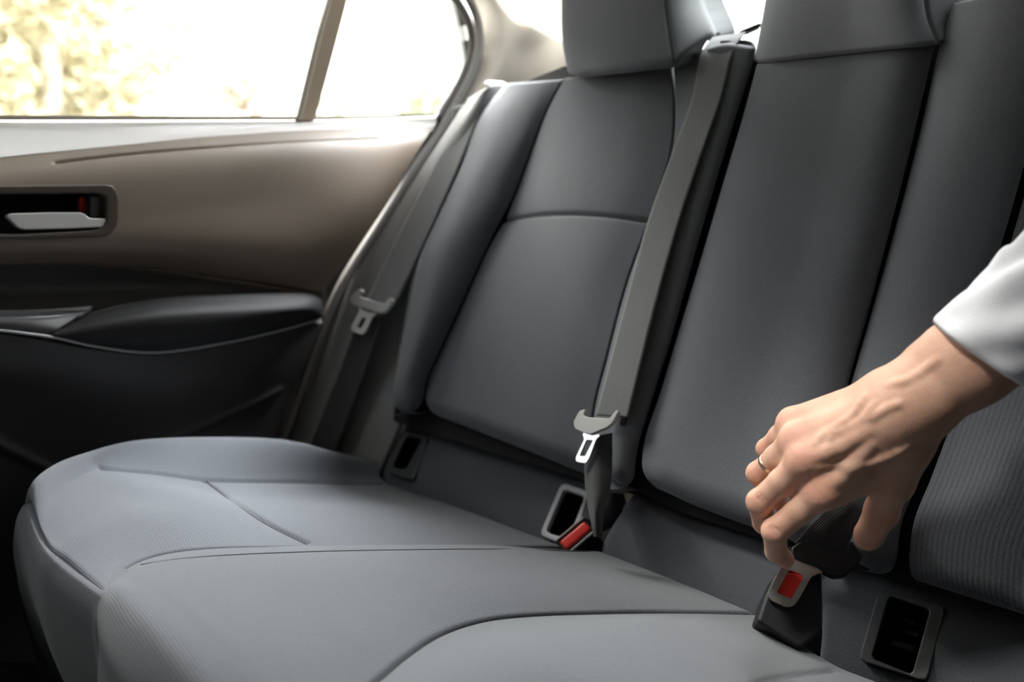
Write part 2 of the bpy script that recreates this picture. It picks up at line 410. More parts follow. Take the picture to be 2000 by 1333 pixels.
# upper trim
def trim_relief(G, d): return 0 * d[0]
sheet('upper_trim', [[dx(-260, 345, -.7325), dx(0, 309, -.7305), dx(200, 288, -.7325), dx(400, 268, -.7385), dx(600, 254, -.7505), dx(848, 246, -.7685)],
                     [dx(-260, 380, -.714), dx(0, 345, -.712), dx(200, 322, -.712), dx(400, 300, -.713), dx(600, 284, -.719), dx(825, 282, -.742)],
                     [dx(-260, 440, -.702), dx(0, 425, -.702), dx(300, 410, -.698), dx(500, 395, -.702), dx(700, 400, -.714), dx(752, 405, -.732)],
                     [dx(-260, 500, -.712), dx(0, 490, -.712), dx(250, 490, -.706), dx(450, 500, -.708), dx(580, 515, -.720), dx(682, 505, -.738)],
                     [dx(-260, 515, -.734), dx(0, 511, -.734), dx(150, 512, -.735), dx(300, 522, -.736), dx(450, 542, -.738), dx(628, 572, -.748)]],
      260, 130, TRIM, door, skirt=.012, skirt_dir=(-1, 0, -.3),
      grooves=[([(110, 318), (200, 306), (300, 296), (400, 288), (560, 277), (738, 270)], .002, .003)],
      holes=[[(-100, 372), (150, 368), (196, 372), (216, 384), (222, 410), (215, 440), (196, 452), (100, 458), (-100, 458)]])
# dark inset under the upper trim
sheet('inset_panel', [[dx(-260, 508, -.750), dx(0, 506, -.750), dx(300, 518, -.752), dx(450, 536, -.754), dx(635, 566, -.760)],
                      [dx(-260, 580, -.756), dx(0, 565, -.756), dx(300, 560, -.756), dx(450, 570, -.756), dx(640, 590, -.762)],
                      [dx(-260, 640, -.735), dx(0, 612, -.735), dx(300, 600, -.735), dx(450, 600, -.735), dx(635, 620, -.75)]], 80, 30, DOORD, door, skirt=.01)
# armrest pad: closed cushion that bulges into the cabin
def arm_row(k):
    return [dx(*p) for p in k]
sheet('armrest', [arm_row([(108, 646, -.700), (190, 606, -.735), (330, 582, -.738), (500, 572, -.740), (600, 573, -.742), (626, 584, -.742)]),
                  arm_row([(107, 648, -.690), (195, 615, -.700), (330, 590, -.695), (500, 580, -.70), (600, 582, -.712), (628, 592, -.735)]),
                  arm_row([(106, 651, -.682), (200, 634, -.672), (330, 618, -.660), (480, 610, -.668), (590, 604, -.69), (629, 604, -.73)]),
                  arm_row([(106, 655, -.680), (190, 660, -.672), (310, 664, -.664), (450, 646, -.672), (570, 622, -.695), (628, 614, -.73)]),
                  arm_row([(106, 659, -.684), (180, 674, -.684), (300, 687, -.690), (450, 667, -.70), (560, 641, -.715), (626, 622, -.74)])],
      160, 60, ARM, door, skirt=.03, skirt_dir=(-1, 0, -.1))
sheet('switch_panel', [[dx(-260, 600, -.730), dx(0, 606, -.730), dx(90, 604, -.730), dx(180, 598, -.732)],
                       [dx(-260, 610, -.700), dx(0, 615, -.700), dx(90, 612, -.705), dx(170, 607, -.715)],
                       [dx(-260, 616, -.684), dx(0, 621, -.684), dx(90, 618, -.69), dx(160, 614, -.705)]], 60, 16, BEZ, door, skirt=.006)
sheet('armrest_side', [[dx(-260, 616, -.685), dx(0, 621, -.685), dx(80, 619, -.69), (dx(158, 614, -.706))],
                       [dx(-260, 630, -.683), dx(0, 640, -.683), dx(60, 644, -.684), dx(112, 650, -.685)],
                       [dx(-260, 636, -.685), dx(0, 647, -.685), dx(50, 652, -.685), dx(108, 660, -.687)]], 60, 16, DOORD, door, skirt=.01)
tube('armrest_piping', [dx(-260, 634, -.682), dx(0, 646, -.682), dx(50, 652, -.682), dx(108, 660, -.683), dx(180, 676, -.683), dx(300, 689, -.689), dx(450, 668, -.70), dx(560, 643, -.714), dx(626, 624, -.738)],
     .0018, BEZG, door, samples=90)
sheet('lower_panel', [[dx(-260, 640, -.690), dx(0, 650, -.690), dx(180, 680, -.690), dx(300, 692, -.695), (dx(450, 671, -.706)), dx(560, 647, -.718), dx(632, 628, -.742)],
                      [dx(-260, 700, -.700), dx(0, 710, -.700), dx(180, 730, -.700), dx(300, 738, -.705), dx(450, 725, -.712), dx(540, 710, -.722), dx(605, 700, -.742)],
                      [dx(-260, 800, -.725), dx(0, 790, -.725), dx(180, 810, -.725), dx(300, 815, -.73), dx(420, 800, -.732), dx(520, 790, -.735), dx(568, 780, -.742)],
                      [dx(-260, 980, -.735), dx(0, 960, -.735), dx(180, 960, -.735), dx(300, 950, -.735), dx(420, 940, -.735), dx(480, 930, -.738), dx(530, 920, -.742)],
                      [dx(-260, 1300, -.74), dx(0, 1300, -.74), dx(180, 1300, -.74), dx(300, 1250, -.74), dx(420, 1200, -.74), dx(470, 1150, -.74), dx(500, 1100, -.742)]],
      120, 100, DOORD, door, skirt=.02, skirt_dir=(-1, 0, 0),
      grooves=[([(330, 858), (400, 832), (470, 800), (545, 762)], .004, -.004), ([(-40, 850), (40, 890), (110, 925), (170, 950)], .005, -.005)])
# inner handle and its recessed bowl
bowl = prism('handle_bowl', [dx(x, y, -.742) for x, y in round_poly([(-70, 372), (218, 372), (222, 452), (-70, 460)], 22)], (-1, 0, 0), .004, BLACKM, door)
hr = prism('handle_bezel', [dx(x, y, -.6965) for x, y in round_poly([(-75, 364), (222, 360), (233, 380), (232, 440), (215, 462), (60, 468), (-75, 466)], 26)], (-1, 0, 0), .045, BEZB, door,
      hole=[dx(x, y, -.6965) for x, y in round_poly([(-60, 380), (202, 378), (208, 392), (206, 440), (190, 450), (40, 458), (-60, 456)], 16)], bevel=.003)
hd = prism('door_handle', [dx(x, y, -.708) for x, y in round_poly([(6, 423), (14, 417), (90, 415), (152, 415), (160, 418), (168, 426), (200, 427), (207, 431), (205, 441), (192, 444), (120, 447), (40, 449), (28, 444)], 6, 4)],
           (1, 0, 0), .010, SILVER, door, bevel=.0035, segs=4); hd['label'] = 'silver pull handle'
prism('lock_button', [dx(x, y, -.722) for x, y in round_poly([(168, 383), (200, 383), (201, 425), (167, 425)], 4)], (1, 0, 0), .012, BEZ, door, bevel=.003)
prism('lock_indicator', [dx(x, y, -.729) for x, y in round_poly([(151, 385), (165, 385), (165, 414), (151, 414)], 5)], (1, 0, 0), .006, RED, door, bevel=.001)
# window frame: bottom run, divider, rear curve and glass
GX = -.80
tube('window_seal', [dx(-260, 229, GX), dx(0, 230, GX), dx(400, 231, GX), dx(700, 230, GX), dx(846, 224, GX)], .003, BEIGE, door, samples=60)
divd = prism('window_divider', [dx(x, y, GX + .012) for x, y in [(584, 236), (616, 236), (640, 150), (664, 60), (690, -40), (702, -90), (672, -90), (656, -40), (627, 60), (605, 150)]], (-1, 0, 0), .014, BEIGE2, door, bevel=.003)
tube('divider_seal', [dx(583, 236, GX + .013), dx(604, 150, GX + .013), (dx(626, 60, GX + .013)), dx(654, -40, GX + .013), dx(670, -90, GX + .013)], .0035, BEIGE, door)
rear = [dx(850, 236, GX), dx(876, 192, GX), dx(902, 140, GX), dx(915, 92, GX), dx(910, 50, GX), dx(890, 10, GX), dx(850, -40, GX), dx(780, -90, GX), dx(600, -130, GX), dx(200, -160, GX), dx(-260, -170, GX)]
tube('frame_seal', [p + V3(.006, .004, 0) for p in rear], .008, RUBBER, door, samples=120)
gl = [dx(-260, 229, GX)] + [dx(850, 230, GX)] + list(crom(rear, 90)[3:])
prism('window_glass', gl, (-1, 0, 0), .004, GLASS, door)
# ------------------------------------------------------------------ body seal and pillar trim
sl = tube('door_opening_seal', [dx(856, -80, -.775), dx(905, -20, -.775), dx(930, 30, -.775), dx(937, 80, -.77), dx(928, 130, -.765), dx(903, 185, -.76), dx(868, 246, -.755), dx(815, 325, -.75), dx(740, 440, -.75), dx(672, 548, -.75), dx(635, 630, -.75), dx(590, 760, -.75), dx(540, 900, -.75), dx(520, 1000, -.75)],
          .008, RUBBER, samples=160)
tag(sl, 'thin grey rubber seal running round the rear edge of the door opening', 'door seal')
tr = sheet('trim_1', [[dx(860, -110, -.785), dx(905, -40, -.785), dx(932, 30, -.784), dx(937, 85, -.78), dx(924, 140, -.775), dx(893, 205, -.765), dx(862, 260, -.76)],
                 [dx(900, -110, -.755), dx(945, -40, -.752), dx(972, 30, -.748), dx(975, 85, -.744), dx(962, 140, -.74), dx(930, 205, -.735), dx(900, 260, -.73)],
                 [dx(960, -110, -.745), dx(1000, -40, -.74), dx(1015, 30, -.735), dx(1015, 85, -.73), dx(1000, 140, -.73), dx(985, 205, -.73), dx(960, 260, -.725)],
                 [dx(1080, -110, -.70), dx(1090, -40, -.70), dx(1090, 30, -.69), dx(1080, 85, -.69), dx(1060, 140, -.69), dx(1050, 205, -.69), dx(1040, 260, -.69)],
                 [dx(1180, -110, -.60), dx(1180, -40, -.60), dx(1180, 30, -.60), dx(1180, 85, -.60), dx(1180, 140, -.60), dx(1180, 205, -.60), dx(1180, 260, -.60)]],
      90, 90, BEIGE, skirt=.01, grooves=[([(1040, 58), (1070, 85), (1095, 118), (1105, 150)], .035, -.022)])
struct(tr)
struct(prism('trim_3', [dx(x, y, -.792) for x, y in [(852, 240), (872, 205), (900, 165), (970, 110), (1010, 260), (900, 500), (700, 760), (540, 1050), (480, 900), (640, 500)]], (-1, 0, 0), .02, BEZ))
# rear shelf and rear glass
struct(box_obj('trim_2', (0, .42, .915), (1.4, .36, .03), BEZ, bevel=.01))
rw = prism('window_1', [V3(-.62, .62, .94), V3(.62, .62, .94), V3(.52, .32, 1.32), V3(-.52, .32, 1.32)], (0, .6, -.5), .004, GLASS); struct(rw)
bg_ = thing('belt_guide', at_depth(1450, 62, 1.12), 'small black plastic belt guide on the rear shelf between the headrests', 'belt guide')
bp = lambda L, d: [at_depth(x, y, d) for x, y in L]
prism('guide_wing', bp([(1440, 66), (1446, 59), (1478, 46), (1486, 44), (1488, 50), (1466, 60)], 1.10), FWD, .015, BLACK, bg_, bevel=.001)
prism('guide_clip', bp([(1418, 74), (1422, 68), (1434, 64), (1437, 68), (1430, 76)], 1.10), FWD, .012, BLACK, bg_, bevel=.001)

# ------------------------------------------------------------------ side bolster beside the seat back
sb = tag(sheet('side_bolster', [
    [bk(905, 205, .01), bk(872, 256, .012), bk(820, 335, .012), bk(745, 455, .012), bk(680, 560, .012), bk(640, 650, .012), bk(600, 760, .012), bk(548, 870, .012), bk(510, 960, .01)],
    [bk(925, 182, .016), bk(900, 240, .022), bk(850, 330, .022), bk(775, 460, .022), bk(712, 570, .022), bk(672, 660, .022), bk(632, 760, .022), bk(590, 870, .022), bk(556, 960, .02)],
    [bk(955, 165, .012), bk(930, 225, .014), bk(885, 330, .012), bk(815, 460, .008), bk(758, 580, .004), bk(725, 670, .00), bk(690, 770, .00), bk(655, 870, .0), bk(625, 960, .0)],
    [bk(990, 158, -.03), bk(965, 230, -.02), bk(925, 330, -.025), bk(880, 460, -.03), bk(840, 600, -.035), bk(800, 700, -.035), bk(790, 800, -.035), bk(760, 880, -.035), bk(720, 970, -.035)]],
    160, 70, VINYL, skirt=.01, roll=(.008, 0, 0, 0)), 'dark grey padded side bolster between the door and the left seat back', 'side bolster')

# ------------------------------------------------------------------ left seat back
lb = thing('rear_seat_back', (-.36, .05, .44), 'charcoal cloth left seat back with horizontal seam, next to the door', 'seat back', 'rear seat backs')
bl_out = [(992, 156), (925, 235), (888, 325), (838, 430), (805, 510), (792, 600), (776, 700), (766, 770), (775, 815)]
bl_seam = [(1104, 148), (1070, 212), (1040, 290), (1008, 375), (960, 470), (905, 590), (858, 690), (833, 750), (829, 800)]
def mix(A, B, t): return [((1 - t) * a[0] + t * b[0], (1 - t) * a[1] + t * b[1]) for a, b in zip(A, B)]
def bkrow(L, h): return [bk(x, y, hh) for (x, y), hh in zip(L, h if np.ndim(h) else [h] * len(L))]
hB = np.array([.004, .02, .03, .036, .04, .04, .036, .03, .02])
sheet('side_bolster_panel', [bkrow(bl_out, hB * .2 - .012), bkrow(mix(bl_out, bl_seam, .16), hB * .85), bkrow(mix(bl_out, bl_seam, .45), hB), bkrow(mix(bl_out, bl_seam, .8), hB * .5), bkrow(bl_seam, 0)],
      240, 90, FAB, lb, roll=(.012, .025, .006, .003), skirt=.035)
in_r = [(1312, 118), (1317, 200), (1312, 290), (1288, 372), (1262, 445), (1222, 560), (1185, 700), (1160, 800), (1146, 925)]
in_l = bl_seam[:-1] + [(829, 806)]
sheet('insert_panel', [bkrow(in_l, 0), bkrow(mix(in_l, in_r, .25), .010), bkrow(mix(in_l, in_r, .5), .013), bkrow(mix(in_l, in_r, .75), .010), bkrow(in_r, 0)],
      300, 190, FABV, lb, roll=(.008, .025, .003, .003), skirt=.03,
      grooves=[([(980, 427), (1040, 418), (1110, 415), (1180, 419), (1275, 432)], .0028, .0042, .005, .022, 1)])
br_out = [(1484, 76), (1474, 120), (1440, 225), (1407, 335), (1362, 490), (1315, 660), (1271, 800), (1246, 890), (1240, 960)]
sheet('side_bolster_panel', [bkrow(in_r, 0), bkrow([(1358, 92)] + mix(in_r, br_out, .35)[1:], .010), bkrow([(1424, 74)] + mix(in_r, br_out, .7)[1:], .013), bkrow(mix(in_r, br_out, .92), .006), bkrow(br_out, -.008)],
      240, 70, FAB, lb, roll=(.015, .02, .003, .008), skirt=.03)
prism('back_shell', bkrow([(1000, 170), (1100, 130), (1300, 105), (1470, 100), (1400, 360), (1300, 700), (1240, 966), (1000, 896), (850, 850), (768, 822), (800, 540), (900, 330)], -.028), -BACK_N, .04, BLACKM, lb)
# left headrest
hl = [(1100, -110), (1098, 0), (1100, 80), (1112, 148)]; hrr = [(1296, -110), (1300, 0), (1310, 75), (1318, 120)]
sheet('headrest', [bkrow(hl, .01), bkrow(hl, .035), bkrow(mix(hl, hrr, .2), .05), bkrow(mix(hl, hrr, .8), .052), bkrow(hrr, .045), bkrow([(1350, -110), (1362, 0), (1385, 70), (1372, 84)], .0), bkrow([(1362, -110), (1376, 0), (1400, 75), (1390, 88)], -.04)],
      90, 160, FAB, lb, roll=(0, .010, 0, 0), skirt=.05, skirt_dir=(0, 1, .25), grooves=[([(1296, -100), (1300, 0), (1310, 75), (1316, 112)], .0025, .003)])

# ------------------------------------------------------------------ centre seat back
cb = thing('rear_seat_back', (-.05, .05, .44), 'narrow flat centre seat back in plain charcoal cloth, right of the long belt', 'seat back', 'rear seat backs')
cl = [(1474, 122), (1448, 220), (1412, 340), (1362, 510), (1318, 655), (1283, 770), (1256, 850), (1248, 905), (1250, 952)]
cr = [(1842, 84), (1820, 185), (1796, 290), (1753, 460), (1712, 620), (1678, 740), (1655, 850), (1638, 960), (1630, 1085)]
sheet('backrest_panel', [bkrow(cl, .004), bkrow(mix(cl, cr, .08), .012), bkrow(mix(cl, cr, .5), .017), bkrow(mix(cl, cr, .88), .010), bkrow(cr, -.012)],
      280, 190, FAB, cb, roll=(.004, .03, .008, .02), skirt=.035)
prism('back_shell', bkrow([(1474, 112), (1850, 75), (1700, 690), (1626, 1092), (1480, 1050), (1330, 1002), (1246, 960), (1250, 850), (1350, 560)], -.034), -BACK_N, .04, BLACKM, cb)
chl = [(1520, -110), (1504, -40), (1488, 50), (1474, 121)]; chr_ = [(1800, -110), (1805, -40), (1813, 30), (1834, 82)]
sheet('headrest', [bkrow(chl, -.03), bkrow(chl, .0), bkrow(mix(chl, chr_, .05), .016), bkrow(mix(chl, chr_, .5), .024), bkrow(mix(chl, chr_, .95), .02), bkrow(chr_, .012),
                   bkrow([(1850, -110), (1862, -40), (1872, 10), (1846, 78)], -.02)],
      90, 170, FAB, cb, roll=(0, .004, 0, 0), skirt=.05, skirt_dir=(0, 1, .25), grooves=[([(1800, -100), (1805, -40), (1813, 30), (1830, 76)], .0025, .003)])

# ------------------------------------------------------------------ right seat back
rb = thing('rear_seat_back', (.25, .05, .44), 'shadowed right seat back behind the reaching arm, with ribbed insert', 'seat back', 'rear seat backs')
rl = [(1860, 2), (1833, 90), (1801, 230), (1761, 390), (1714, 560), (1677, 690), (1650, 790), (1630, 900), (1616, 1086)]
rs = [(2140, -60), (2080, 100), (2030, 260), (1985, 420), (1930, 600), (1870, 780), (1815, 930), (1780, 1020), (1768, 1128)]
rr_ = [(2600, -200), (2600, 0), (2600, 200), (2600, 400), (2560, 600), (2540, 800), (2520, 1000), (2500, 1150), (2480, 1350)]
sheet('side_bolster_panel', [bkrow(rl, -.012), bkrow(mix(rl, rs, .06), .006), bkrow(mix(rl, rs, .3), .018), bkrow(mix(rl, rs, .7), .014), bkrow(rs, 0)], 240, 110, FAB, rb, roll=(.006, .02, .006, .02), skirt=.03)
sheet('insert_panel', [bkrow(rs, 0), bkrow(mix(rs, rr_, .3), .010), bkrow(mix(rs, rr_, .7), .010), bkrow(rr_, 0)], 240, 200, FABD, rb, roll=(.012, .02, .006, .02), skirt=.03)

prism('back_shell', bkrow([(1860, 30), (2400, -60), (2500, 1345), (1780, 1138), (1626, 1092), (1690, 700)], -.034), -BACK_N, .04, BLACKM, rb)

# ------------------------------------------------------------------ seat cushion
sc = thing('seat_cushion', (-.2, -.25, .2), 'charcoal cloth rear bench cushion with stitched seams across the lower half', 'seat cushion')
L1p = [(46, 985), (62, 945), (110, 908), (190, 880), (290, 862), (420, 856), (560, 862), (650, 884), (730, 906)]
L1h = [.0, .018, .032, .042, .046, .048, .048, .035, .012]
L1 = [cu(x, y, h) for (x, y), h in zip(L1p, L1h)]
L0 = [p + V3(-.012, 0, -.02) for p in L1]; Lm = [p + V3(-.014, 0, -.06) for p in L1]
L2 = [cu(*p) for p in [(78, 1045, .002), (110, 975, .016), (160, 930, .026), (220, 911, .030), (400, 932, .014), (600, 939, .005), (748, 936, .0)]]
L3 = [cu(*p) for p in [(130, 1105, .0), (180, 1055, .011), (270, 1015, .018), (400, 1000, .016), (600, 1000, .011), (800, 1003, .004), (915, 1000, -.004)]]
L4 = [cu(*p) for p in [(200, 1156, .0), (222, 1132, .0), (262, 1102, .0), (320, 1083, .0), (400, 1073, .0), (700, 1068, .0), (1095, 1067, -.004)]]
sheet('left_cushion', [Lm, L0, L1, L2, L3, L4], 420, 380, FABR, sc, roll=(.012, 0, 0, .004), skirt=.03, skirt_dir=(0, .2, -1),
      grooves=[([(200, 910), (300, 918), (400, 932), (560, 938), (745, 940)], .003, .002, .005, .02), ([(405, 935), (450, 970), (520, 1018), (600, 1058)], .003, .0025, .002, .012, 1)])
# front fascia of the left section
lip = list(grid([Lm, L0, L1, L2, L3, L4], 6, 60)[:, 0]); lip += [lip[-1] + V3(.012, -.002, -.003), lip[-1] + V3(.03, .0, -.012)]
def fas(k, dy, dz): return [p + V3(0, dy, -dz) for p in k]
sheet('front_fascia', [fas(lip, 0, .001), fas(lip, -.007, .012), fas(lip, -.009, .05), fas(lip, -.002, .11), fas(lip, .025, .20), fas(lip, .06, .28)], 120, 110, FAB, sc, skirt=.03, skirt_dir=(0, 1, 0), roll=(0, 0, .003, 0))
# centre section
M0p = [(1182, 1077), (1000, 1070), (700, 1068), (400, 1073), (320, 1083), (262, 1102), (222, 1132), (200, 1158)]
M3p = [(1482, 1196), (1350, 1196), (1180, 1198), (1020, 1204), (940, 1214), (860, 1240), (790, 1285), (730, 1335)]
def nose(p, L=.28, k=1.0):
    return [p + V3(0, -.012 * k, -.008), p + V3(0, -.016 * k, -.035), p + V3(0, -.008, -.09), p + V3(0, .03, -.17), p + V3(0, .08, -L)]
def clong(P, h, ext):
    q = [cu(x, y, hh) for (x, y), hh in zip(P, h)]
    if ext: d = q[-1] - q[-3]; q.append(q[-1] + nrm(d) * ext)
    return q + nose(q[-1], k=1.0 if ext else .35)
M0 = clong(M0p, [0, 0, 0, 0, 0, 0, 0, 0], 0)
M3 = clong(M3p, [0, 0, 0, 0, 0, 0, 0, 0], .10)
def blend(A, B, t, h, n=40):
    a, b = crom(A, n), crom(B, n); c = a * (1 - t) + b * t; s = np.linspace(0, 1, n)
    tang = np.gradient(c, axis=0); side = np.array([1.0, 0, 0]); nn = np.cross(tang, side); nn /= np.linalg.norm(nn, axis=1, keepdims=True)
    if nn[n // 4] @ np.array([0, 0, 1.0]) < 0: nn = -nn
    return list(c + nn * (h * np.clip(s * 6, 0, 1))[:, None])
sheet('centre_cushion', [M0, blend(M0, M3, .12, .009), blend(M0, M3, .35, .018), blend(M0, M3, .65, .018), blend(M0, M3, .9, .008), M3], 340, 200, FABR, sc,
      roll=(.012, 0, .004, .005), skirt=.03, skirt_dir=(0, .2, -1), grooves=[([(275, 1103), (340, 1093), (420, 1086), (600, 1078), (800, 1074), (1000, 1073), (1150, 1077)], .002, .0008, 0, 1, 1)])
# right section
Rp = [(1484, 1200), (1350, 1198), (1180, 1200), (1020, 1206), (940, 1216), (860, 1242), (790, 1287), (730, 1337)]
Q0 = clong(Rp, [0] * 8, .10)
Q2 = [cu(1620, 1290, 0), cu(1400, 1335, .02), cu(1200, 1400, .02)]; Q2 = Q2 + nose(Q2[-1] + V3(0, -.05, 0))
Q3 = [p + V3(.25, 0, 0) for p in Q2]; Q4 = [p + V3(.5, 0, 0) for p in Q2]
sheet('right_cushion', [Q0, blend(Q0, Q2, .4, .012), Q2, Q3, Q4], 240, 220, FABR, sc, roll=(.004, 0, .004, .01), skirt=.03, skirt_dir=(0, .2, -1),
      grooves=[([(1430, 1342), (1500, 1323), (1560, 1312), (1625, 1304)], .003, .003, .003, .015)])
# upholstered strip between cushion and seat backs
H1 = round_poly([(786, 848), (828, 857), (800, 930), (764, 918)], 4); H2 = round_poly([(1098, 950), (1140, 962), (1128, 1070), (1066, 1050)], 4); H3 = round_poly([(1722, 1160), (1830, 1192), (1800, 1325), (1694, 1290)], 6)
sheet('rear_strip', [[st(745, 868, .0), st(770, 836, .004), st(800, 822, .0), st(850, 825, -.004), st(1000, 866, -.01), st(1210, 935, -.01)],
                     [st(738, 885, .004), st(765, 862, .008), st(800, 855, .008), st(850, 868, .008), st(1000, 915, .008), st(1190, 985, .008)],
                     [st(730, 904, .0), st(765, 937, .002), st(830, 962, .002), st(950, 1004, .002), st(1020, 1035, .002), st(1100, 1068, .002)],
                     [p + V3(0, -.006, -.03) for p in [st(730, 904, .0), st(765, 937, .002), st(830, 962, .002), st(950, 1004, .002), st(1020, 1035, .002), st(1100, 1068, .002)]]],
      220, 70, FAB, sc, roll=(.008, .008, .006, 0), skirt=.03, holes=[H1, H2])
sheet('rear_strip', [[st(1238, 952, -.01), st(1300, 968, -.012), st(1420, 1008, -.012), st(1520, 1040, -.012), st(1600, 1062, -.012)],
                     [st(1215, 985, .008), st(1290, 1000, .008), st(1400, 1040, .008), st(1500, 1078, .008), st(1590, 1110, .004)],
                     [st(1168, 1074, .002), st(1250, 1105, .002), st(1340, 1140, .002), st(1420, 1172, .002), st(1490, 1200, .0)],
                     [p + V3(0, -.006, -.03) for p in [st(1168, 1074, .002), st(1250, 1105, .002), st(1340, 1140, .002), st(1420, 1172, .002), st(1490, 1200, .0)]]],
      160, 70, FAB, sc, roll=(.012, .01, .006, 0), skirt=.03)
sheet('rear_strip', [[st(1598, 1062, -.012), st(1720, 1096, -.012), st(1850, 1135, -.012), st(2050, 1195, -.012), st(2500, 1330, -.012)],
                     [st(1600, 1125, .006), st(1720, 1160, .008), st(1850, 1200, .008), st(2050, 1265, .008), st(2500, 1420, .008)],
                     [st(1596, 1268, .0), st(1680, 1330, .0), st(1800, 1390, .0), st(2030, 1480, .0), st(2460, 1640, .0)],
                     [p + V3(0, -.006, -.03) for p in [st(1596, 1268, .0), st(1680, 1330, .0), st(1800, 1390, .0), st(2030, 1480, .0), st(2460, 1640, .0)]]],
      200, 80, FAB, sc, roll=(.01, .01, .006, 0), skirt=.03, holes=[H3])

# ------------------------------------------------------------------ child-seat anchor bezels
def bezel(label, outer, inner, M, dep=.045, lift_=.012, bar=None):
    c = np.mean([st(x, y, 0) for x, y in outer], 0)
    t = thing('anchor_bezel', c, label, 'anchor cover', 'child seat anchor openings along the seat crease')
    h = lift_
    fr = prism('frame', [st(x, y, h) for x, y in round_poly(outer, 13, 6)], -STRIP_N, .008, M, t, hole=[st(x, y, h) for x, y in round_poly(inner, 7, 6)], bevel=.002)
    # recess walls and back
    w = prism('recess', [st(x, y, h - .004) for x, y in round_poly(mix(outer, inner, .55), 9, 6)], -STRIP_N, dep, BLACKM, t, hole=[st(x, y, h - .004) for x, y in round_poly(inner, 7, 6)])
    bo = prism('recess_floor', [st(x, y, h) - STRIP_N * dep for x, y in round_poly(mix(outer, inner, .5), 9, 6)], -STRIP_N, .003, BLACKM, t)
    return t
bezel('small dark anchor opening nearest the door at the seat crease', [(782, 840), (838, 851), (806, 940), (752, 922)], [(793, 851), (824, 857), (792, 917), (764, 913)], BEZ)
bezel('light grey framed anchor opening behind the lone red belt buckle', [(1096, 941), (1150, 958), (1120, 1072), (1052, 1046)], [(1101, 956), (1141, 971), (1109, 1052), (1066, 1040)], BEZG)
b3 = bezel('large black anchor opening below the reaching hand', [(1716, 1150), (1848, 1184), (1810, 1333), (1676, 1290)], [(1737, 1164), (1816, 1191), (1781, 1318), (1702, 1286)], BEZ)
for L, d in (([(1762, 1206), (1790, 1215), (1788, 1224), (1760, 1214)], .015), ([(1742, 1248), (1790, 1262), (1786, 1276), (1738, 1262)], .02), ([(1770, 1228), (1796, 1236), (1792, 1246), (1768, 1238)], .018)):
    prism('anchor_bar', [st(x, y, -d) for x, y in L], -STRIP_N, .008, BEZ, b3, bevel=.0015)

# ------------------------------------------------------------------ belts
def webbing(name, Lp, Rp, hs, parent, M, n=160):
    A = [bk(x, y, h) for (x, y), h in zip(Lp, hs)]; B = [bk(x, y, h) for (x, y), h in zip(Rp, hs)]
    return sheet(name, [A, [a * .5 + b * .5 for a, b in zip(A, B)], B], n, 14, M, parent, skirt=.0014)
def latch(parent, head, plate, hole, frame_fn, hm, pm, th=.006, lab=None):
    hd_ = prism('latch_plate', [frame_fn(x, y, .004) for x, y in round_poly(head, 3, 3)], -FWD * 0 + (frame_fn(1000, 700, 1) - frame_fn(1000, 700, 0)) * 0 + NRM[0], th, hm, parent, bevel=.002)
    pl = prism('metal_tongue', [frame_fn(x, y, .004) for x, y in round_poly(plate, 3, 3)], NRM[0], .0022, pm, hd_, hole=[frame_fn(x, y, .004) for x, y in round_poly(hole, 2, 3)], bevel=.0005)
    return hd_
def zc(L, ox, oy, s): return [(ox + x / s, oy + y / s) for x, y in L]
NRM = [BACK_N]
# left belt (beside the door)
b1 = thing('seat_belt', bk(735, 600, .03), 'seat belt by the door with light plastic latch plate, upper strap brightly lit', 'seat belt', 'rear seat belts')
webbing('shoulder_webbing', [(915, 190), (893, 235), (850, 320), (795, 425), (745, 525), (714, 592)], [(946, 200), (927, 243), (893, 330), (848, 432), (800, 535), (767, 604)], [.006, .014, .024, .028, .028, .030], b1, WEB)
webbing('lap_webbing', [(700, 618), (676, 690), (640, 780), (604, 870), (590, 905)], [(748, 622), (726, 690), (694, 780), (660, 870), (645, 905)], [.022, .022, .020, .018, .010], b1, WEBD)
h1 = zc([(490, 262), (420, 275), (330, 350), (265, 430), (280, 500), (380, 570), (600, 640), (780, 700), (880, 710), (960, 660), (1080, 480), (1065, 435), (1025, 418), (980, 440), (920, 530), (700, 480), (440, 390), (500, 290)], 660, 540, 9.52)
p1 = zc([(395, 580), (415, 650), (260, 960), (280, 1030), (420, 1085), (480, 1080), (530, 1030), (665, 750), (740, 715), (720, 680), (640, 690), (460, 630), (430, 590)], 660, 540, 9.52)
o1 = zc([(470, 765), (545, 790), (455, 975), (370, 950)], 660, 540, 9.52)
hh = latch(b1, h1, p1, o1, lambda x, y, h: bk(x, y, h + .030), GREYP, SILVER)
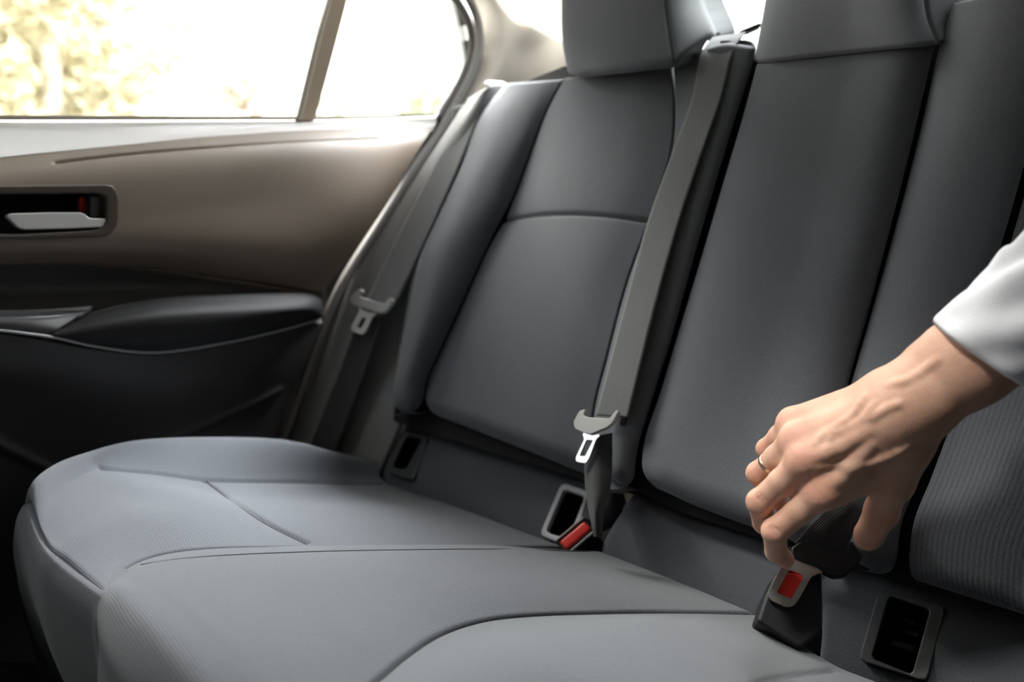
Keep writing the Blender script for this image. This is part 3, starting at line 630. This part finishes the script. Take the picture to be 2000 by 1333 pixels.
# centre belt
b2 = thing('seat_belt', bk(1180, 830, .03), 'long grey seat belt over the left seat back, latch plate hanging above the opening', 'seat belt', 'rear seat belts')
webbing('shoulder_webbing', [(1392, 72), (1382, 84), (1368, 108), (1352, 190), (1314, 296), (1266, 430), (1215, 615), (1163, 812)], [(1456, 62), (1446, 76), (1430, 104), (1408, 190), (1373, 290), (1334, 405), (1284, 580), (1226, 815)], [-.012, .004, .014, .018, .020, .022, .024, .026], b2, WEB, 220)
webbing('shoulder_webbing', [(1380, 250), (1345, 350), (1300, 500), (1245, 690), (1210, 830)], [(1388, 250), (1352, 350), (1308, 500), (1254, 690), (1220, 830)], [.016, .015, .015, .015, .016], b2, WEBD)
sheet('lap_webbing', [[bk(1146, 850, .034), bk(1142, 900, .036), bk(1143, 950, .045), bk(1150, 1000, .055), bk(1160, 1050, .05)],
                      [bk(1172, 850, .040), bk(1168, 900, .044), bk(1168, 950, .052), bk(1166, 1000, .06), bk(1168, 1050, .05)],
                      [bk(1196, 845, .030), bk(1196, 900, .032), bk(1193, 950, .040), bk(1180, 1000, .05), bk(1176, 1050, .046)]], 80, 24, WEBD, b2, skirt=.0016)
h2 = zc([(608, 315), (575, 325), (540, 390), (548, 430), (600, 455), (640, 465), (700, 440), (740, 425), (775, 395), (812, 328), (797, 318), (755, 372), (680, 366), (620, 362), (600, 348), (612, 322)], 950, 700, 3.078)
p2 = zc([(583, 452), (595, 490), (543, 600), (545, 625), (605, 634), (625, 600), (665, 490), (692, 466), (670, 458), (640, 462), (600, 452)], 950, 700, 3.078)
o2 = zc([(608, 492), (648, 496), (600, 592), (566, 590)], 950, 700, 3.078)
latch(b2, h2, p2, o2, lambda x, y, h: bk(x, y, h + .042), GREYP, CHROME)
# right belt, in the hand
b3b = thing('seat_belt', at_depth(1640, 1080, .69), 'black seat belt pinched by the hand, steel tongue over a red button', 'seat belt', 'rear seat belts')
TN = nrm(V3(.45, -.62, .62)); TP = at_depth(1545, 1140, .700)
def tg(x, y, h=0.0): return on_plane(x, y, TN, TP, h)
NRM[0] = -TN
plate = zc([(350, 710), (275, 860), (290, 890), (375, 930), (412, 925), (440, 890), (510, 765), (540, 748), (580, 742), (545, 710), (460, 680), (420, 655), (385, 640)], 1400, 850, 2.76)
hol = zc([(392, 725), (455, 750), (466, 772), (402, 886), (322, 850)], 1400, 850, 2.76)
headp = zc([(405, 605), (470, 560), (560, 600), (660, 640), (700, 560), (735, 575), (790, 650), (765, 700), (700, 760), (640, 768), (585, 740), (545, 705), (470, 680), (400, 648)], 1400, 850, 2.76)
hd3 = prism('latch_plate', [tg(x, y, .006) for x, y in round_poly(headp, 5, 4)], -TN, .011, BLACK, b3b, bevel=.0025)
prism('metal_tongue', [tg(x, y, .002) for x, y in round_poly(plate, 3, 3)], -TN, .0026, CHROME, hd3, hole=[tg(x, y, .002) for x, y in round_poly(hol, 3, 3)], bevel=.0007)
sheet('shoulder_webbing', [[tg(1552, 1062, .004), tg(1575, 1035, .010), tg(1610, 1000, .014), tg(1640, 960, .012)],
                           [tg(1604, 1076, .006), tg(1625, 1040, .014), tg(1655, 1000, .018), tg(1672, 960, .014)],
                           [tg(1652, 1092, .004), tg(1664, 1050, .008), tg(1680, 1010, .010), tg(1700, 965, .010)]], 50, 20, WEBD, b3b, skirt=.0016)

# ------------------------------------------------------------------ buckles
k1 = thing('belt_buckle', cu(1130, 1055, .02), 'lone buckle with red release button in the crease between left and centre seats', 'buckle', 'belt buckles')
KA = at_depth(1102, 1066, .94); KB = at_depth(1146, 1029, .945)
ax = nrm(KB - KA); kn = nrm(V3(.35, -.55, .75)); kn = nrm(kn - (kn @ ax) * ax); wd = np.cross(kn, ax)
rot = Matrix((Vector(ax), Vector(wd), Vector(kn))).transposed()
kc = (KA + KB) / 2
box_obj('housing', kc - kn * .030, (.046, .026, .060), BLACK, k1, .004, rot)
box_obj('release_button', kc - kn * .001, (.038, .013, .008), RED, k1, .003, rot)
for s in (-1, 1): box_obj('housing_rim', kc + wd * s * .0105 + kn * .0005, (.042, .002, .003), GREYP, k1, .0008, rot)
k2 = thing('belt_buckle', tg(1560, 1230, -.02), 'black buckle standing below the hand, red button behind the steel tongue', 'buckle', 'belt buckles')
prism('housing', [tg(x, y, -.0045) for x, y in round_poly([(1494, 1166), (1512, 1126), (1545, 1098), (1606, 1120), (1606, 1236), (1562, 1268), (1478, 1214)], 8, 5)], -TN, .030, BLACK, k2, bevel=.004)
prism('release_button', [tg(x, y, -.0005) for x, y in round_poly([(1530, 1118), (1568, 1122), (1574, 1134), (1548, 1176), (1510, 1160)], 5, 4)], -TN, .006, RED, k2, bevel=.002)

# ------------------------------------------------------------------ person: forearm and hand, one continuous surface
class Field:
    """smooth union of round cones and ellipsoids sampled on a grid, meshed with surface nets"""
    def __init__(s, lo, hi, h):
        s.lo = np.array(lo); s.h = h; s.n = np.ceil((np.array(hi) - s.lo) / h).astype(int) + 1
        s.F = np.full(s.n, .05, np.float32)
    def sub(s, lo, hi):
        a = np.clip(np.floor((np.array(lo) - s.lo) / s.h).astype(int), 0, s.n - 1); b = np.clip(np.ceil((np.array(hi) - s.lo) / s.h).astype(int) + 1, 1, s.n)
        sl = tuple(slice(i, j) for i, j in zip(a, b))
        g = np.meshgrid(*[s.lo[k] + s.h * np.arange(a[k], b[k]) for k in range(3)], indexing='ij')
        return sl, np.stack(g, -1)
    def cone(s, A, B, ra, rb, k=.004, cut=False, flat=None):
        A, B = np.array(A, float), np.array(B, float); mg = max(ra, rb) + k * 3 + .004
        sl, P = s.sub(np.minimum(A, B) - mg, np.maximum(A, B) + mg)
        if P.size == 0: return
        ab = B - A; q = ab @ ab; pa = P - A
        if flat is not None:                       # squash the section along a direction
            n, f = flat; dn = pa @ n; t = np.clip((pa @ ab) / q, 0, 1); an = (ab @ n)
            pa = pa + (f - 1) * (dn - t * an)[..., None] * n
        t = np.clip((pa @ ab) / q, 0, 1)
        d = np.linalg.norm(pa - t[..., None] * ab, axis=-1) - (ra + (rb - ra) * t)
        F = s.F[sl]
        if cut: d2 = -d; hh = np.maximum(k - np.abs(F - d2), 0) / k; s.F[sl] = np.maximum(F, d2) + hh * hh * k / 4
        else: hh = np.maximum(k - np.abs(F - d), 0) / k; s.F[sl] = np.minimum(F, d) - hh * hh * k / 4
    def mesh(s):
        F = s.F; ins = F < 0
        nx, ny, nz = F.shape
        acc = np.zeros((nx - 1, ny - 1, nz - 1, 3), np.float32); cnt = np.zeros((nx - 1, ny - 1, nz - 1), np.float32)
        cor = [(i, j, k) for i in (0, 1) for j in (0, 1) for k in (0, 1)]
        def cv(c): return F[c[0]:nx - 1 + c[0], c[1]:ny - 1 + c[1], c[2]:nz - 1 + c[2]]
        for a in cor:
            for ax_ in range(3):
                if a[ax_] == 0:
                    b = list(a); b[ax_] = 1; fa, fb = cv(a), cv(tuple(b)); x = (fa < 0) != (fb < 0)
                    t = np.where(x, fa / np.where(x, fa - fb, 1), 0)
                    for m_ in range(3): acc[..., m_] += np.where(x, a[m_] + (t if m_ == ax_ else 0), 0)
                    cnt += x
        act = cnt > 0; idx = -np.ones(act.shape, int); idx[act] = np.arange(act.sum())
        w = np.argwhere(act); co = s.lo + s.h * (w + acc[act] / cnt[act][:, None])
        fs = []
        for ax_ in range(3):
            u, v = (ax_ + 1) % 3, (ax_ + 2) % 3
            a = [slice(1, n - 1) for n in F.shape]; b = list(a); a[ax_] = slice(0, F.shape[ax_] - 1); b[ax_] = slice(1, F.shape[ax_])
            ia, ib = ins[tuple(a)], ins[tuple(b)]
            for flip, sel in ((False, ia & ~ib), (True, ~ia & ib)):
                e_ = np.argwhere(sel); 
                if not len(e_): continue
                o_ = np.ones(3, int); o_[ax_] = 0; e_ = e_ + o_
                def at(du, dv):
                    q = e_.copy(); q[:, u] += du; q[:, v] += dv; return idx[q[:, 0], q[:, 1], q[:, 2]]
                f = np.stack([at(-1, -1), at(0, -1), at(0, 0), at(-1, 0)], -1)
                fs.append(f[:, ::-1] if flip else f)
        return co, np.vstack(fs)

D = at_depth
wrist = D(1790, 782, .600); elbow = D(2110, 560, .545)
mcp = {'index': D(1606, 962, .628), 'middle': D(1573, 900, .630), 'ring': D(1556, 858, .644), 'pinky': D(1548, 824, .664)}
carp = {'index': D(1758, 838, .606), 'middle': D(1748, 812, .602), 'ring': D(1738, 792, .608), 'pinky': D(1732, 770, .622)}
pip = {'index': D(1513, 1039, .648), 'middle': D(1484, 982, .658), 'ring': D(1482, 926, .680), 'pinky': D(1498, 878, .694)}
dip = {'index': D(1516, 1078, .672), 'middle': D(1492, 1022, .684), 'ring': D(1500, 958, .704), 'pinky': D(1515, 905, .712)}
tip = {'index': D(1533, 1093, .690), 'middle': D(1515, 1042, .702), 'ring': D(1524, 985, .716), 'pinky': D(1536, 930, .724)}
rad = {'index': (.0118, .0097, .0088, .0078), 'middle': (.0118, .0101, .0090, .0080), 'ring': (.0108, .0095, .0083, .0074), 'pinky': (.0092, .0082, .0072, .0064)}
tcmc, tmcp, tip_ip, ttip = D(1763, 866, .614), D(1742, 940, .628), D(1722, 1000, .648), D(1697, 1046, .672)
allp = np.array([wrist, elbow, tcmc, tmcp, tip_ip, ttip] + list(mcp.values()) + list(tip.values()) + list(pip.values()) + list(dip.values()))
fl = Field(allp.min(0) - .045, allp.max(0) + .045, .00095)
toc = nrm(CAM - D(1680, 860, .61))                                    # back of the hand faces the viewer
bn = nrm(toc + V3(0, 0, .15))
# forearm and wrist
mid = D(1880, 712, .585)
fl.cone(elbow, mid, .037, .0305, .01, flat=(bn, 1.15)); fl.cone(mid, wrist, .0305, .0262, .012, flat=(bn, 1.3))
fl.cone(D(1752, 748, .612), D(1800, 716, .605), .011, .014, .012)      # ulna head on the outer side
# metacarpals make the palm
for f in ('index', 'middle', 'ring', 'pinky'):
    fl.cone(carp[f], mcp[f], .0150 if f != 'pinky' else .013, rad[f][0] + .0015, .012)
    fl.cone(wrist, carp[f], .020, .0155, .016)
inward = -bn * .014
for f, g in (('index', 'middle'), ('middle', 'ring'), ('ring', 'pinky')):
    a = (carp[f] + carp[g]) / 2 + inward; b = (mcp[f] + mcp[g]) / 2 + inward * .9
    fl.cone(a, b, .017, .0115, .014)
    c = (mcp[f] * .66 + pip[f] * .34 + mcp[g] * .66 + pip[g] * .34) / 2 + inward * .35
    fl.cone((mcp[f] + mcp[g]) / 2 + inward * .4, c, .0105, .0062, .004)
# thumb base muscle and thumb
fl.cone(wrist + inward * .4, tcmc + inward * .3, .020, .0175, .016)
fl.cone(tcmc + inward * .2, tmcp, .0185, .0140, .014)
fl.cone(D(1742, 876, .618), tmcp, .0165, .0125, .014)
fl.cone(tmcp, tip_ip, .0140, .0124, .006); fl.cone(tip_ip, ttip, .0126, .0112, .005); fl.cone(ttip, ttip + nrm(ttip - tip_ip) * .005, .0110, .0096, .004)
# web between thumb and index
fl.cone(D(1722, 905, .624), D(1640, 962, .634), .012, .009, .014)
# fingers
for f in mcp:
    r0, r1, r2, r3 = rad[f]
    m1 = mcp[f] * .5 + pip[f] * .5
    fl.cone(mcp[f], m1, r0, r1 * 1.04, .0045); fl.cone(m1, pip[f], r1 * 1.04, r1, .003)
    fl.cone(pip[f], dip[f], r1 * .98, r2, .0025); fl.cone(dip[f], tip[f], r2, r3, .0025)
    # knuckle and tendon
    fl.cone(mcp[f] + bn * .0025, mcp[f] + bn * .003 + (pip[f] - mcp[f]) * .04, rad[f][0] * .92, rad[f][0] * .85, .008)
    fl.cone(pip[f] + nrm(pip[f] - dip[f]) * .0010, pip[f] + bn * .001, r1 * .97, r1 * .9, .004)
# veins and tendons under the skin of the back of the hand
def surf_line(pts, r, k=.006):
    for a, b in zip(pts[:-1], pts[1:]):
        fl.cone(a, b, r, r, k)
S = np.array(fl.F.shape)
def surf(x, y):                                                      # where the sight line meets the skin
    r_ = ray(x, y)
    for d in np.arange(.52, .70, .0006):
        p = CAM + d * r_; i = np.round((p - fl.lo) / fl.h).astype(int)
        if (i >= 0).all() and (i < S).all() and fl.F[tuple(i)] < 0: return p
    return CAM + .62 * r_
vein = lambda L, r, sink: surf_line([surf(x, y) - nrm(ray(x, y)) * 0 + ray(x, y) * sink for x, y in L], r)
vl = [([(1690, 778), (1668, 812), (1640, 834), (1612, 850), (1596, 868)], .0016), ([(1712, 790), (1690, 818), (1660, 838), (1630, 850)], .0014),
      ([(1622, 842), (1624, 868), (1616, 892)], .0013), ([(1600, 912), (1625, 906), (1665, 912), (1700, 905), (1740, 890), (1772, 872)], .0013),
      ([(1740, 752), (1770, 745), (1800, 728), (1832, 704)], .0016), ([(1700, 820), (1730, 800), (1760, 788)], .0012)]
pts = [([surf(x, y) for x, y in crom(L, 10)], r) for L, r in vl]
for P_, r in pts: surf_line([p + nrm(p - CAM) * (r * 1.2) for p in P_], r, .0045)
tend = [([(1700, 868), (1650, 925), (1625, 945)], .0022), ([(1695, 840), (1630, 880), (1595, 892)], .0022)]
pts = [([surf(x, y) for x, y in crom(L, 8)], r) for L, r in tend]
for P_, r in pts: surf_line([p + nrm(p - CAM) * (r * 1.3) for p in P_], r, .007)
# knuckle creases
def crease(c, dirv, L, n, gap, r=.00045):
    d_ = nrm(dirv)
    for i in range(n):
        q = np.array(c, float) + (i - (n - 1) / 2) * gap * np.array([d_[1], -d_[0]])
        pp = [surf(*(q + d_ * t)) for t in (-L, 0, L)]
        for a, b in zip(pp[:-1], pp[1:]): fl.cone(a + nrm(CAM - a) * .0002, b + nrm(CAM - b) * .0002, r, r, .0012, cut=True)
crease((1512, 1036), (-.7, -.7), 11, 3, 5); crease((1484, 972), (-.6, -.8), 10, 3, 5); crease((1512, 1072), (1, .15), 11, 2, 4); crease((1725, 1012), (1, .1), 13, 2, 6); crease((1712, 1040), (1, .1), 12, 2, 5)
hco, hfs = fl.mesh()
def skin_mat():
    M = mat('skin', (.62, .38, .27), rough=.5, spec=.35); t = M.node_tree; b = t.nodes['Principled BSDF']
    b.inputs['Subsurface Weight'].default_value = .25; b.inputs['Subsurface Radius'].default_value = (1, .35, .2); b.inputs['Subsurface Scale'].default_value = .004
    tcn = t.nodes.new('ShaderNodeTexCoord'); n = t.nodes.new('ShaderNodeTexNoise'); n.inputs['Scale'].default_value = 55; n.inputs['Detail'].default_value = 6; t.links.new(tcn.outputs['Object'], n.inputs['Vector'])
    at_ = t.nodes.new('ShaderNodeAttribute'); at_.attribute_name = 'flush'
    r_ = t.nodes.new('ShaderNodeValToRGB'); r_.color_ramp.elements[0].color = (.55, .32, .22, 1); r_.color_ramp.elements[1].color = (.66, .41, .30, 1)
    r_.color_ramp.elements[0].position = .3; r_.color_ramp.elements[1].position = .7; t.links.new(n.outputs['Fac'], r_.inputs[0])
    mx = t.nodes.new('ShaderNodeMix'); mx.data_type = 'RGBA'; t.links.new(at_.outputs['Fac'], mx.inputs[0]); t.links.new(r_.outputs[0], mx.inputs[6]); mx.inputs[7].default_value = (.68, .28, .21, 1)
    t.links.new(mx.outputs[2], b.inputs['Base Color'])
    n2 = t.nodes.new('ShaderNodeTexVoronoi'); n2.inputs['Scale'].default_value = 900; t.links.new(tcn.outputs['Object'], n2.inputs['Vector'])
    n3 = t.nodes.new('ShaderNodeTexNoise'); n3.inputs['Scale'].default_value = 300; n3.inputs['Detail'].default_value = 4; t.links.new(tcn.outputs['Object'], n3.inputs['Vector'])
    ad = t.nodes.new('ShaderNodeMath'); t.links.new(n2.outputs[0], ad.inputs[0]); t.links.new(n3.outputs['Fac'], ad.inputs[1])
    bp = t.nodes.new('ShaderNodeBump'); bp.inputs['Distance'].default_value = .0003; bp.inputs['Strength'].default_value = .5; t.links.new(ad.outputs[0], bp.inputs['Height']); t.links.new(bp.outputs[0], b.inputs['Normal'])
    return M
SKIN = skin_mat()
per = thing('person', D(1800, 780, .6), 'person reaching in from the right, only forearm and hand seen, holding a belt', 'person')
hme = mesh_from('arm_and_hand', hco, hfs, SKIN)
fa = hme.attributes.new('flush', 'FLOAT', 'POINT')
fv = np.zeros(len(hco))
for f in mcp:
    for c, s_, a_ in ((mcp[f], .012, .55), (pip[f], .012, .3), (tip[f], .009, .6)): fv = np.maximum(fv, a_ * np.exp(-(np.linalg.norm(hco - c - bn * s_ * .7, axis=1) / s_) ** 2))
for c, s_, a_ in ((ttip, .012, .5), (tip_ip, .014, .35)): fv = np.maximum(fv, a_ * np.exp(-(np.linalg.norm(hco - c, axis=1) / s_ / 1.3) ** 2))
fa.data.foreach_set('value', fv.astype(np.float32))
ho = link('arm_and_hand', hme, per)
sm = ho.modifiers.new('smooth', 'SMOOTH'); sm.factor = .5; sm.iterations = 6
# ring on the ring finger
rc = mcp['ring'] * .30 + pip['ring'] * .70; rax = nrm(pip['ring'] - mcp['ring'])
ra_ = nrm(np.cross(rax, V3(0, 0, 1))); rb_ = np.cross(rax, ra_)
co = []; fs = []; NR, NS = 48, 8
for i in range(NR):
    a = 2 * math.pi * i / NR; rd = math.cos(a) * ra_ + math.sin(a) * rb_
    for k in range(NS):
        c_ = 2 * math.pi * k / NS; co.append(rc + rd * (.0094 + .0008 * math.cos(c_)) + rax * .0021 * math.sin(c_))
        fs.append((i * NS + k, i * NS + (k + 1) % NS, ((i + 1) % NR) * NS + (k + 1) % NS, ((i + 1) % NR) * NS + k))
rg = link('finger_ring', mesh_from('finger_ring', co, fs, GOLD), per); rg['label'] = 'thin gold ring'
# rolled shirt cuff: an open tube with folds
axs = nrm(elbow - mid); s1 = nrm(np.cross(axs, toc)); s2 = np.cross(s1, axs)
cuff = D(1932, 690, .578)
# ring frames: the near edge of the cuff is tilted against the arm
co = []; NA, NB = 160, 70
prof = [(-.004, .0372), (-.001, .0395), (.004, .0405), (.022, .0440), (.040, .0465), (.062, .0480), (.068, .0455), (.074, .0485), (.10, .0520), (.14, .060), (.20, .066)]
pr = crom([(a, b, 0) for a, b in prof], NB)
inner = [(.03, .034), (.004, .0360)]
ring_p = [(x, r) for x, r in inner] + [(p[0], p[1]) for p in pr]
for (x, r) in ring_p:
    for i in range(NA):
        a = 2 * math.pi * i / NA
        wob = .0016 * math.sin(3 * a + 1 + x * 40) + .0011 * math.sin(7 * a + x * 90) + (.0022 * math.sin(5 * a + 60 * x) * min(max(x / .05, 0), 1)) + .0016 * math.sin(9 * a - 35 * x + 2 * math.sin(30 * x)) * min(max((x - .01) / .03, 0), 1)
        tilt = .010 * math.cos(a)                              # cuff edge slants
        co.append(cuff + axs * (x + tilt * (1 if x < .07 else .4)) + (math.cos(a) * s1 * 1.05 + math.sin(a) * s2) * (r + wob))
fs = [(j * NA + i, j * NA + (i + 1) % NA, (j + 1) * NA + (i + 1) % NA, (j + 1) * NA + i) for j in range(len(ring_p) - 1) for i in range(NA)]
sl_me = mesh_from('shirt_sleeve', co, fs, CLOTH)
so = link('shirt_sleeve', sl_me, per); so['label'] = 'white cotton sleeve with turned cuff'

# ------------------------------------------------------------------ outside
struct(box_obj('ground', (-20, 0, -.32), (60, 60, .04), mat('pale_pavement', (.55, .52, .47), rough=.9, noise=(3, .15)), bevel=0))
BARK = mat('bark', (.55, .50, .42), rough=.9, noise=(20, .3))
def leafmat(name, c):
    M = mat(name, c, rough=.7, noise=(3, .35)); return M
LEAFS = [leafmat('yellow_leaves', (.58, .53, .38)), leafmat('green_leaves', (.42, .45, .30)), leafmat('orange_leaves', (.42, .35, .28))]
def tree(label, px, py, dist, H, Rc, n, lm, leaf=.10):
    c = CAM + nrm(ray(px, py)) * dist
    t = thing('tree', (c[0], c[1], -.3), label, 'tree', 'trees beyond the window')
    base = V3(c[0], c[1], -.3)
    tube('trunk', [base, base + V3(.05, .02, H * .3), base + V3(0, .05, H * .6), base + V3(.04, 0, H * .85)], [.16, .12, .09, .04], BARK, t, samples=20)
    co = []; fs = []
    blobs = [(rng.normal(0, .5, 3) * Rc * V3(1, 1, .8), Rc * rng.uniform(.25, .5)) for _ in range(14)]
    for i in range(n):
        b, br = blobs[i % 14]; p = base + V3(0, 0, H * .62) + b + nrm(rng.normal(size=3)) * br * rng.uniform(.3, 1) ** .5
        if p[2] < .1: continue
        u = nrm(rng.normal(size=3)); v = nrm(np.cross(u, rng.normal(size=3))); s = leaf * rng.uniform(.6, 1.3); k = len(co)
        co += [p - u * s, p + v * s * .5, p + u * s, p - v * s * .5]; fs.append((k, k + 1, k + 2, k + 3))
    link('crown', mesh_from('crown', co, fs, lm, smooth=False), t)
tree('yellow-green autumn tree seen through the front part of the door window', 90, 150, 9, 4.0, 1.8, 6000, LEAFS[0], .10)
tree('greener leafy tree at the left edge of the door window', -190, 150, 15, 4.6, 1.8, 5200, LEAFS[1], .11)
tree('distant orange tree left of the window divider', 470, 190, 26, 3.6, 2.0, 1500, LEAFS[2], .16)
tree('distant pale green tree in the small rear quarter glass', 800, 170, 22, 4.0, 2.0, 1800, LEAFS[1], .14)
tree('small yellow tree between the two leafy trees and the clear sky', 230, 190, 16, 3.4, 1.7, 3000, LEAFS[0], .12)
